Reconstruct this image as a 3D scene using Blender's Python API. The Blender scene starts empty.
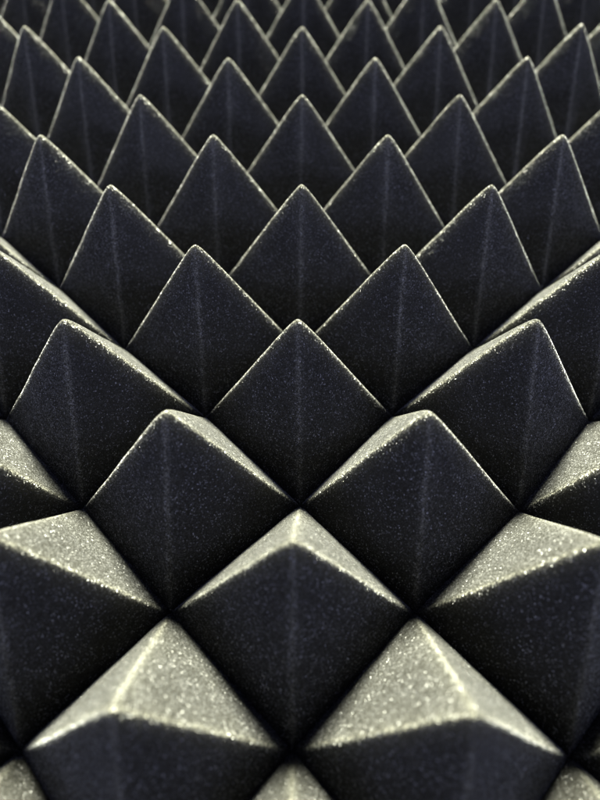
import bpy, math, random
import numpy as np
from mathutils import Vector, Matrix

# ---------------------------------------------------------------- units
# lattice unit D = half the diagonal of a 50 mm square pyramid, in metres
D = 0.0354
H = 1.412                       # pyramid height in lattice units (50 mm)

scene = bpy.context.scene

# ---------------------------------------------------------------- camera
cam_data = bpy.data.cameras.new("camera")
cam = bpy.data.objects.new("camera", cam_data)
scene.collection.objects.link(cam)
scene.camera = cam
pitch, yaw, roll = 0.90941, -0.01362, -0.00642
F = Vector((math.sin(yaw) * math.cos(pitch), math.cos(yaw) * math.cos(pitch), -math.sin(pitch)))
R = Vector((math.cos(yaw), -math.sin(yaw), 0))
U = R.cross(F)
R2 = R * math.cos(roll) + U * math.sin(roll)
U2 = -R * math.sin(roll) + U * math.cos(roll)
m = Matrix((R2, U2, -F)).transposed().to_4x4()
m.translation = Vector((0.06517, -0.71009, 5.08247)) * D
cam.matrix_world = m
cam_data.sensor_fit = 'VERTICAL'
cam_data.sensor_height = 24.0
cam_data.lens = 611.78 / 800 * 24.0
cam_data.clip_start = 0.005
cam_data.clip_end = 50
cam_data.dof.use_dof = True
cam_data.dof.focus_distance = 5.55 * D
cam_data.dof.aperture_fstop = 5.4

# ---------------------------------------------------------------- world + lamps
world = bpy.data.worlds.new("World")
scene.world = world
world.use_nodes = True
bg = world.node_tree.nodes["Background"]
bg.inputs["Color"].default_value = (0.54, 0.61, 1.0, 1)
bg.inputs["Strength"].default_value = 0.68
# added ambient gradient, brightest near the horizon: lifts the tips, leaves bases dark
wt = world.node_tree
tc = wt.nodes.new('ShaderNodeTexCoord')
sx = wt.nodes.new('ShaderNodeSeparateXYZ')
wt.links.new(tc.outputs['Generated'], sx.inputs[0])
wr = wt.nodes.new('ShaderNodeMapRange')
wr.interpolation_type = 'SMOOTHSTEP'
wr.inputs[1].default_value, wr.inputs[2].default_value = 0.25, 0.85
wr.inputs[3].default_value, wr.inputs[4].default_value = 1.0, 0.03
wt.links.new(sx.outputs['Z'], wr.inputs[0])
wm = wt.nodes.new('ShaderNodeMix')
wm.data_type = 'RGBA'
wm.inputs[6].default_value = (0, 0, 0, 1)
wm.inputs[7].default_value = (0.57, 0.63, 1.0, 1)
wt.links.new(wr.outputs[0], wm.inputs[0])
wt.links.new(wm.outputs[2], bg.inputs['Color'])


def area(name, azim, elev, dist, size, power, color, target=(0, 0.12, 0.03)):
    d = bpy.data.lights.new(name, 'AREA')
    d.shape = 'DISK'
    d.size = size
    d.energy = power
    d.color = color
    o = bpy.data.objects.new(name, d)
    scene.collection.objects.link(o)
    a, e = math.radians(azim), math.radians(elev)
    v = Vector((math.sin(a) * math.cos(e), math.cos(a) * math.cos(e), math.sin(e)))
    o.location = Vector(target) + v * dist
    o.rotation_euler = v.to_track_quat('Z', 'Y').to_euler()
    return o


area("key_lamp", 0.5, 41.5, 4.0, 1.2, 4100, (1.0, 0.985, 0.66))
fill = area("added_fill", 180, 40, 1.0, 0.2, 1.7, (0.66, 0.71, 1.0))
fill.location = (0, -0.16, 0.52)            # added unseen fill above the camera, aimed to lighten the far rows
fill.rotation_euler = Vector((0, -0.93, -0.36)).to_track_quat('Z', 'Y').to_euler()
for side, watts in ((-1, 0.50), (1, 0.64)):
    area("added_side_fill", side * 100, 28, 0.40, 0.12, watts, (0.68, 0.72, 1.0), (0, 0.15, 0.03))  # added unseen fills, one per side, to lighten the outward faces
area("added_front_fill", 180, 20, 1.2, 0.4, 4.7, (0.74, 0.77, 1.0))  # added unseen low fill that brings out the front ridges

scene.view_settings.view_transform = 'Standard'
scene.view_settings.look = 'None'
scene.view_settings.exposure = 0
scene.view_settings.gamma = 1


# ---------------------------------------------------------------- material
def foam_material():
    mt = bpy.data.materials.new("charcoal_foam")
    mt.use_nodes = True
    nt = mt.node_tree
    nt.nodes.clear()
    N, L = nt.nodes, nt.links

    def node(t, **kw):
        n = N.new(t)
        for k, v in kw.items():
            setattr(n, k, v)
        return n

    def vm(op, a, b=None, scale=None):
        n = node('ShaderNodeVectorMath', operation=op)
        for i, x in enumerate((a, b)):
            if x is None:
                continue
            if isinstance(x, tuple):
                n.inputs[i].default_value = x
            else:
                L.new(x, n.inputs[i])
        if scale is not None:
            if isinstance(scale, (int, float)):
                n.inputs['Scale'].default_value = scale
            else:
                L.new(scale, n.inputs['Scale'])
        return n.outputs[0]

    def ramp(src, lo, hi, a, b, interp='LINEAR'):
        n = node('ShaderNodeMapRange', interpolation_type=interp)
        L.new(src, n.inputs[0])
        n.inputs[1].default_value = lo
        n.inputs[2].default_value = hi
        n.inputs[3].default_value = a
        n.inputs[4].default_value = b
        return n.outputs[0]

    geo = node('ShaderNodeNewGeometry')
    P = geo.outputs['Position']
    # cells of the open-cell foam, two sizes
    v1 = node('ShaderNodeTexVoronoi', feature='F1')
    v1.inputs['Scale'].default_value = 1 / 0.00029
    v1.inputs['Randomness'].default_value = 1.0
    L.new(P, v1.inputs['Vector'])
    v2 = node('ShaderNodeTexVoronoi', feature='F1')
    v2.inputs['Scale'].default_value = 1 / 0.00090
    L.new(vm('ADD', P, (3.1, 1.7, 0.4)), v2.inputs['Vector'])
    # every cell's wall leans its own way
    r1 = vm('SUBTRACT', v1.outputs['Color'], (0.5, 0.5, 0.5))
    r2 = vm('SUBTRACT', v2.outputs['Color'], (0.5, 0.5, 0.5))
    tilt = vm('ADD', vm('SCALE', r1, scale=0.85), vm('SCALE', r2, scale=0.3))
    nrm = vm('NORMALIZE', vm('ADD', geo.outputs['Normal'], tilt))
    tilt2 = vm('SCALE', r1, scale=3.4)
    nrm2 = vm('NORMALIZE', vm('ADD', geo.outputs['Normal'], tilt2))

    sep = node('ShaderNodeSeparateColor')
    L.new(v1.outputs['Color'], sep.inputs[0])
    # cell-to-cell tone and slow mottling of the dye
    big = node('ShaderNodeTexNoise')
    big.inputs['Scale'].default_value = 90
    big.inputs['Detail'].default_value = 5
    L.new(P, big.inputs['Vector'])
    sq = node('ShaderNodeMath', operation='POWER')
    L.new(sep.outputs[1], sq.inputs[0])
    sq.inputs[1].default_value = 2.4
    tone = node('ShaderNodeMath', operation='MULTIPLY')
    L.new(ramp(sq.outputs[0], 0, 1, 0.16, 3.4), tone.inputs[0])
    L.new(ramp(big.outputs[0], 0.3, 0.7, 0.8, 1.2), tone.inputs[1])
    # ridges painted paler: rim light and edge halo put into the base colour
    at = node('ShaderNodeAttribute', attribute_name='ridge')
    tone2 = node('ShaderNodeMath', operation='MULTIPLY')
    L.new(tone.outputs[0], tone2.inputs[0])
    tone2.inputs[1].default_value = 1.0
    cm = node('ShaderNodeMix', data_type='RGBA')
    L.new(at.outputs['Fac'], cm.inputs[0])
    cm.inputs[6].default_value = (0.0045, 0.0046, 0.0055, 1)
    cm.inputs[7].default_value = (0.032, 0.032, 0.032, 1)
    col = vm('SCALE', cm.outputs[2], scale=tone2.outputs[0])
    col_n = [n for n in N if n.type == 'VECT_MATH'][-1]

    bs = node('ShaderNodeBsdfPrincipled')
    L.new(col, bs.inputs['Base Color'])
    bs.inputs['Roughness'].default_value = 1.0
    bs.inputs['Specular IOR Level'].default_value = 0.08
    L.new(nrm, bs.inputs['Normal'])

    # a few cell membranes are shiny flakes
    gl = node('ShaderNodeBsdfAnisotropic')
    gl.inputs['Color'].default_value = (0.26, 0.265, 0.31, 1)
    gl.inputs['Roughness'].default_value = 0.55
    L.new(nrm2, gl.inputs['Normal'])
    mix = node('ShaderNodeMixShader')
    L.new(ramp(sep.outputs[2], 0.91, 0.98, 0.0, 0.50), mix.inputs[0])
    L.new(bs.outputs[0], mix.inputs[1])
    L.new(gl.outputs[0], mix.inputs[2])

    # short fuzz on the cut surface
    fz = node('ShaderNodeBsdfSheen')
    L.new(vm('SCALE', (0.145, 0.150, 0.190), scale=tone.outputs[0]), fz.inputs['Color'])
    fz.inputs['Roughness'].default_value = 0.30
    L.new(vm('NORMALIZE', vm('ADD', geo.outputs['Normal'], vm('SCALE', r1, scale=0.4))), fz.inputs['Normal'])
    # the porous skin lets light bleed about a millimetre
    ss = node('ShaderNodeSubsurfaceScattering', falloff='RANDOM_WALK')
    ss.inputs['Color'].default_value = (0.88, 0.88, 0.89, 1)
    ss.inputs['Scale'].default_value = 0.0045
    ss.inputs['Radius'].default_value = (1, 1, 1)
    smix = node('ShaderNodeMixShader')
    smix.inputs[0].default_value = 0.007
    L.new(mix.outputs[0], smix.inputs[1])
    L.new(ss.outputs[0], smix.inputs[2])
    # faint sheen of the smooth knife cut
    sp = node('ShaderNodeBsdfAnisotropic')
    sp.inputs['Color'].default_value = (0.0045, 0.0045, 0.0045, 1)
    sp.inputs['Roughness'].default_value = 0.42
    add0 = node('ShaderNodeAddShader')
    L.new(smix.outputs[0], add0.inputs[0])
    L.new(sp.outputs[0], add0.inputs[1])
    add = node('ShaderNodeAddShader')
    L.new(add0.outputs[0], add.inputs[0])
    L.new(fz.outputs[0], add.inputs[1])

    out = node('ShaderNodeOutputMaterial')
    L.new(add.outputs[0], out.inputs['Surface'])
    return mt


FOAM = foam_material()

# ---------------------------------------------------------------- the panel
# small irregularities of the cut foam, lattice units
APEX = {(-1,0):(0.018,-0.003,0.0),(1,0):(-0.006,-0.013,0.0),(0,1):(-0.009,-0.013,0.0),(-1,2):(0.015,0.027,0.0),(1,2):(-0.001,0.028,0.0),(0,3):(0.002,0.004,0.0),(-2,3):(0.009,-0.005,0.0),(2,3):(0.029,0.013,0.0),(-1,4):(0.016,0.0,0.002),(1,4):(0.002,0.0,0.008),(0,5):(0.023,0.0,-0.002),(-2,5):(0.007,0.0,-0.005),(2,5):(0.006,0.0,0.001),(-1,6):(-0.006,0.0,-0.002),(1,6):(0.002,0.0,-0.001),(-3,6):(-0.001,0.0,-0.004),(3,6):(-0.001,0.0,0.001),(0,7):(0.01,0.0,-0.025),(-2,7):(-0.021,0.0,-0.025),(2,7):(-0.018,0.0,-0.025),(-1,8):(0.004,0.0,-0.009),(1,8):(-0.013,0.0,-0.009),(-3,8):(-0.024,0.0,0.005),(3,8):(0.039,0.0,0.003),(0,9):(-0.003,0.0,-0.006),(-2,9):(-0.021,0.0,-0.005),(2,9):(0.005,0.0,0.006),(-4,9):(-0.041,0.0,0.01),(4,9):(0.026,0.0,0.031)}
NODE = {(0,0):(-0.019,0.014,0.0),(-1,1):(-0.048,0.01,0.0),(1,1):(-0.017,0.025,0.0),(0,2):(0.022,0.01,0.0),(-2,2):(-0.001,-0.024,0.0),(2,2):(0.051,-0.029,0.0),(-1,3):(0.032,0.031,0.0),(1,3):(-0.027,0.054,0.0),(-3,3):(-0.03,-0.007,0.0),(3,3):(-0.016,0.002,0.0),(-2,0):(-0.004,-0.001,0.0),(2,0):(-0.007,-0.008,0.0),(-2,4):(0.018,-0.022,0.0),(2,4):(-0.036,-0.002,0.0),(-3,5):(0.02,-0.015,0.0),(3,5):(-0.031,-0.018,0.0)}


def offs(table, i, j):
    if (i, j) in table:
        return np.array(table[(i, j)])
    rnd = random.Random(i * 7919 + j * 104729 + (1 if table is APEX else 2))
    return np.array([rnd.uniform(-.015, .015), rnd.uniform(-.015, .015), 0.0])


def wob(x, y, k, s):
    """smooth pseudo-random field of the world position, lattice units"""
    return (np.sin(x * 5.1 * k + s) * np.cos(y * 4.3 * k - s * 1.7) + np.sin((x + y) * 8.7 * k + 2.1 * s)
            + .6 * np.sin(x * 17.3 * k - y * 13.1 * k + s)) / 2.6


RNG = np.random.default_rng(5)
GRID = RNG.normal(size=(64, 64, 64)).astype(np.float32)


def grit(P, cell):
    """value noise in 3-D, shared by neighbouring pyramids"""
    q = P / cell
    b = np.floor(q).astype(int)
    f = q - b
    f = f * f * (3 - 2 * f)
    r = 0
    for dx in (0, 1):
        for dy in (0, 1):
            for dz in (0, 1):
                w = (f[:, 0] if dx else 1 - f[:, 0]) * (f[:, 1] if dy else 1 - f[:, 1]) * (f[:, 2] if dz else 1 - f[:, 2])
                r = r + w * GRID[(b[:, 0] + dx) & 63, (b[:, 1] + dy) & 63, (b[:, 2] + dz) & 63]
    return r


WIDE = .24


def pyramid_arrays(i, j, nseg, nring, round_r, gritty):
    """vertices (lattice units, world) and quads of one pyramid; its top at (i, j)"""
    # parameter along a side, denser at both ends; rings denser at the tip
    t = np.linspace(0, 1, nseg + 1)[:-1]
    t = t + (-.055 * np.sin(2 * np.pi * t))
    r = np.linspace(0, 1, nring + 1)[1:]
    r = .25 * r ** 2 + .75 * r
    corners = np.array([(0, -1), (1, 0), (0, 1), (-1, 0)], float)
    nodes = [(i, j - 1), (i + 1, j), (i, j + 1), (i - 1, j)]
    noff = [offs(NODE, *n)[:2] for n in nodes]
    aoff = offs(APEX, i, j)
    ring_xy, ring_off, a_, b_ = [], [], [], []
    for k in range(4):
        c0, c1 = corners[k], corners[(k + 1) % 4]
        o0, o1 = noff[k], noff[(k + 1) % 4]
        ring_xy.append(c0 + (c1 - c0) * t[:, None])
        ring_off.append(o0 + (o1 - o0) * t[:, None])
    ring_xy = np.concatenate(ring_xy)
    ring_off = np.concatenate(ring_off)
    n = len(ring_xy)
    xy = np.concatenate([[[0, 0]], (r[:, None, None] * ring_xy).reshape(-1, 2)])
    rr = np.concatenate([[0], np.repeat(r, n)])
    wo = np.concatenate([[[0, 0]], (r[:, None, None] * ring_off).reshape(-1, 2)])
    # height: rounded ridges and tip
    s = math.sqrt(.5)
    u = (xy[:, 0] + xy[:, 1])
    v = (xy[:, 0] - xy[:, 1])
    e = round_r
    au, av = np.abs(u), np.abs(v)

    def smooth(e):
        a, b = np.sqrt(u * u + e * e * .5), np.sqrt(v * v + e * e * .5)
        return (a + b + np.sqrt((a - b) ** 2 + e * e)) / 2 - math.sqrt(1 + e * e * .5)

    lo, hi = smooth(e), smooth(.19)
    f = lo + (hi - lo) * WIDE * (1 - rr ** 5)           # a crisp edge on a broad soft shoulder
    z = -(H + aoff[2]) * f / -f[0]
    ridge = (.68 * np.exp(-((au - av) / .045) ** 2) + .32 * np.exp(-np.abs(au - av) / .15)) * np.clip((1 - rr) * 8, 0, 1)  # narrow rim plus wide halo of the painted edge light
    # faces of cut foam are very slightly hollow
    z = z - .0 * rr
    # valleys: a narrow soft gutter
    P = np.zeros((len(xy), 3))
    P[:, :2] = xy + np.array([i, j]) + wo + aoff[:2] * (1 - rr)[:, None]
    P[:, 2] = z
    W = P.copy()
    amp = .0035
    W[:, 0] += amp * wob(P[:, 0] + P[:, 2] * .8, P[:, 1], 1.0, .3)
    W[:, 1] += amp * wob(P[:, 0], P[:, 1] + P[:, 2] * .7, 1.1, 1.9)
    W[:, 2] += amp * .6 * wob(P[:, 0], P[:, 1], .8, 4.2)
    if gritty:
        g = gritty
        W[:, 0] += g * grit(P + 7.3, .013)
        W[:, 1] += g * grit(P + 3.9, .013)
        W[:, 2] += g * grit(P + 11.7, .013)
    quads = []
    idx = np.arange(n)
    nx = (idx + 1) % n
    base = np.arange(nring - 1) * n + 1
    q = np.stack([base[:, None] + idx, base[:, None] + n + idx, base[:, None] + n + nx, base[:, None] + nx], -1).reshape(-1, 4)
    tri = np.stack([np.zeros(n, int), 1 + idx, 1 + nx], -1)
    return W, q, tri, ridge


def make_mesh(name, parts, origin):
    vs, rgs, loops, starts, tot = [], [], [], [], 0
    nl = 0
    for W, q, tri, rg in parts:
        vs.append(W)
        rgs.append(rg)
        loops.append((tri + tot).ravel())
        starts.append(nl + 3 * np.arange(len(tri)))
        nl += 3 * len(tri)
        loops.append((q + tot).ravel())
        starts.append(nl + 4 * np.arange(len(q)))
        nl += 4 * len(q)
        tot += len(W)
    V = (np.concatenate(vs) - np.array(origin)) * D
    loops = np.concatenate(loops)
    starts = np.concatenate(starts)
    me = bpy.data.meshes.new(name)
    me.vertices.add(len(V))
    me.vertices.foreach_set('co', V.astype(np.float32).ravel())
    me.loops.add(len(loops))
    me.loops.foreach_set('vertex_index', loops.astype(np.int32))
    me.polygons.add(len(starts))
    me.polygons.foreach_set('loop_start', starts.astype(np.int32))
    me.update(calc_edges=True)
    me.validate()
    me.polygons.foreach_set('use_smooth', np.ones(len(me.polygons), bool))
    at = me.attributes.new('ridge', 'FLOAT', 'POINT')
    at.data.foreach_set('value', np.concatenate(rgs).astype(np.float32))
    me.materials.append(FOAM)
    return me


panel = bpy.data.objects.new("foam_panel", None)
scene.collection.objects.link(panel)
panel.empty_display_size = .05
panel["label"] = "charcoal grey acoustic foam panel with rows of pointed pyramids filling the whole picture"
panel["category"] = "foam panel"


def project(i, j, z):
    d = (Vector((i, j, z)) * D) - cam.matrix_world.translation
    zz = d.dot(F)
    if zz < .01:
        return None
    return 300 + 611.78 * d.dot(R2) / zz, 400 - 611.78 * d.dot(U2) / zz


IX, J0, J1 = 13, -7, 22
inside, margin = [], []
for j in range(J0, J1 + 1):
    for i in range(-IX, IX + 1):
        if (i + j) % 2 == 0:
            continue
        vis = False
        for p in ((i, j, H), (i + .5, j - .5, .3), (i - .5, j - .5, .3), (i + 1, j, 0), (i - 1, j, 0), (i, j - 1, 0),
                  (i + .3, j, .9), (i - .3, j, .9)):
            q = project(*p)
            if q and -6 < q[0] < 606 and -6 < q[1] < 806:
                vis = True
        (inside if vis else margin).append((i, j))

inside.sort(key=lambda p: (p[1], abs(p[0])))
extra = inside[100:]
inside = inside[:100]
margin += extra
print("pyramids in view", len(inside), "margin", len(margin))

for (i, j) in inside:
    if j <= 5:
        args = (96, 150, .038, .0003)
    else:
        args = (56, 84, .038, .0003)
    o = bpy.data.objects.new("pyramid", make_mesh("pyramid", [pyramid_arrays(i, j, *args)], (i, j, 0)))
    o.location = (i * D, j * D, 0)
    o["group"] = "foam pyramids in staggered rows"
    scene.collection.objects.link(o)
    o.parent = panel

rest = bpy.data.objects.new("outer_pyramids", make_mesh("outer_pyramids", [pyramid_arrays(i, j, 20, 24, .038, 0) for i, j in margin], (0, 0, 0)))
rest["kind"] = "stuff"
scene.collection.objects.link(rest)
rest.parent = panel

# the solid foam sheet under the pyramids
x0, x1, y0, y1 = -(IX - .5), IX - .5, J0 + .5, J1 - .5
zt, zb = -.12, -.85
bv = [(x, y, z) for z in (zb, zt) for x, y in ((x0, y0), (x1, y0), (x1, y1), (x0, y1))]
bf = [(0, 3, 2, 1), (4, 5, 6, 7), (0, 1, 5, 4), (1, 2, 6, 5), (2, 3, 7, 6), (3, 0, 4, 7)]
me = bpy.data.meshes.new("base_sheet")
me.from_pydata([tuple(c * D for c in v) for v in bv], [], bf)
me.materials.append(FOAM)
bs = bpy.data.objects.new("base_sheet", me)
scene.collection.objects.link(bs)
bs.parent = panel
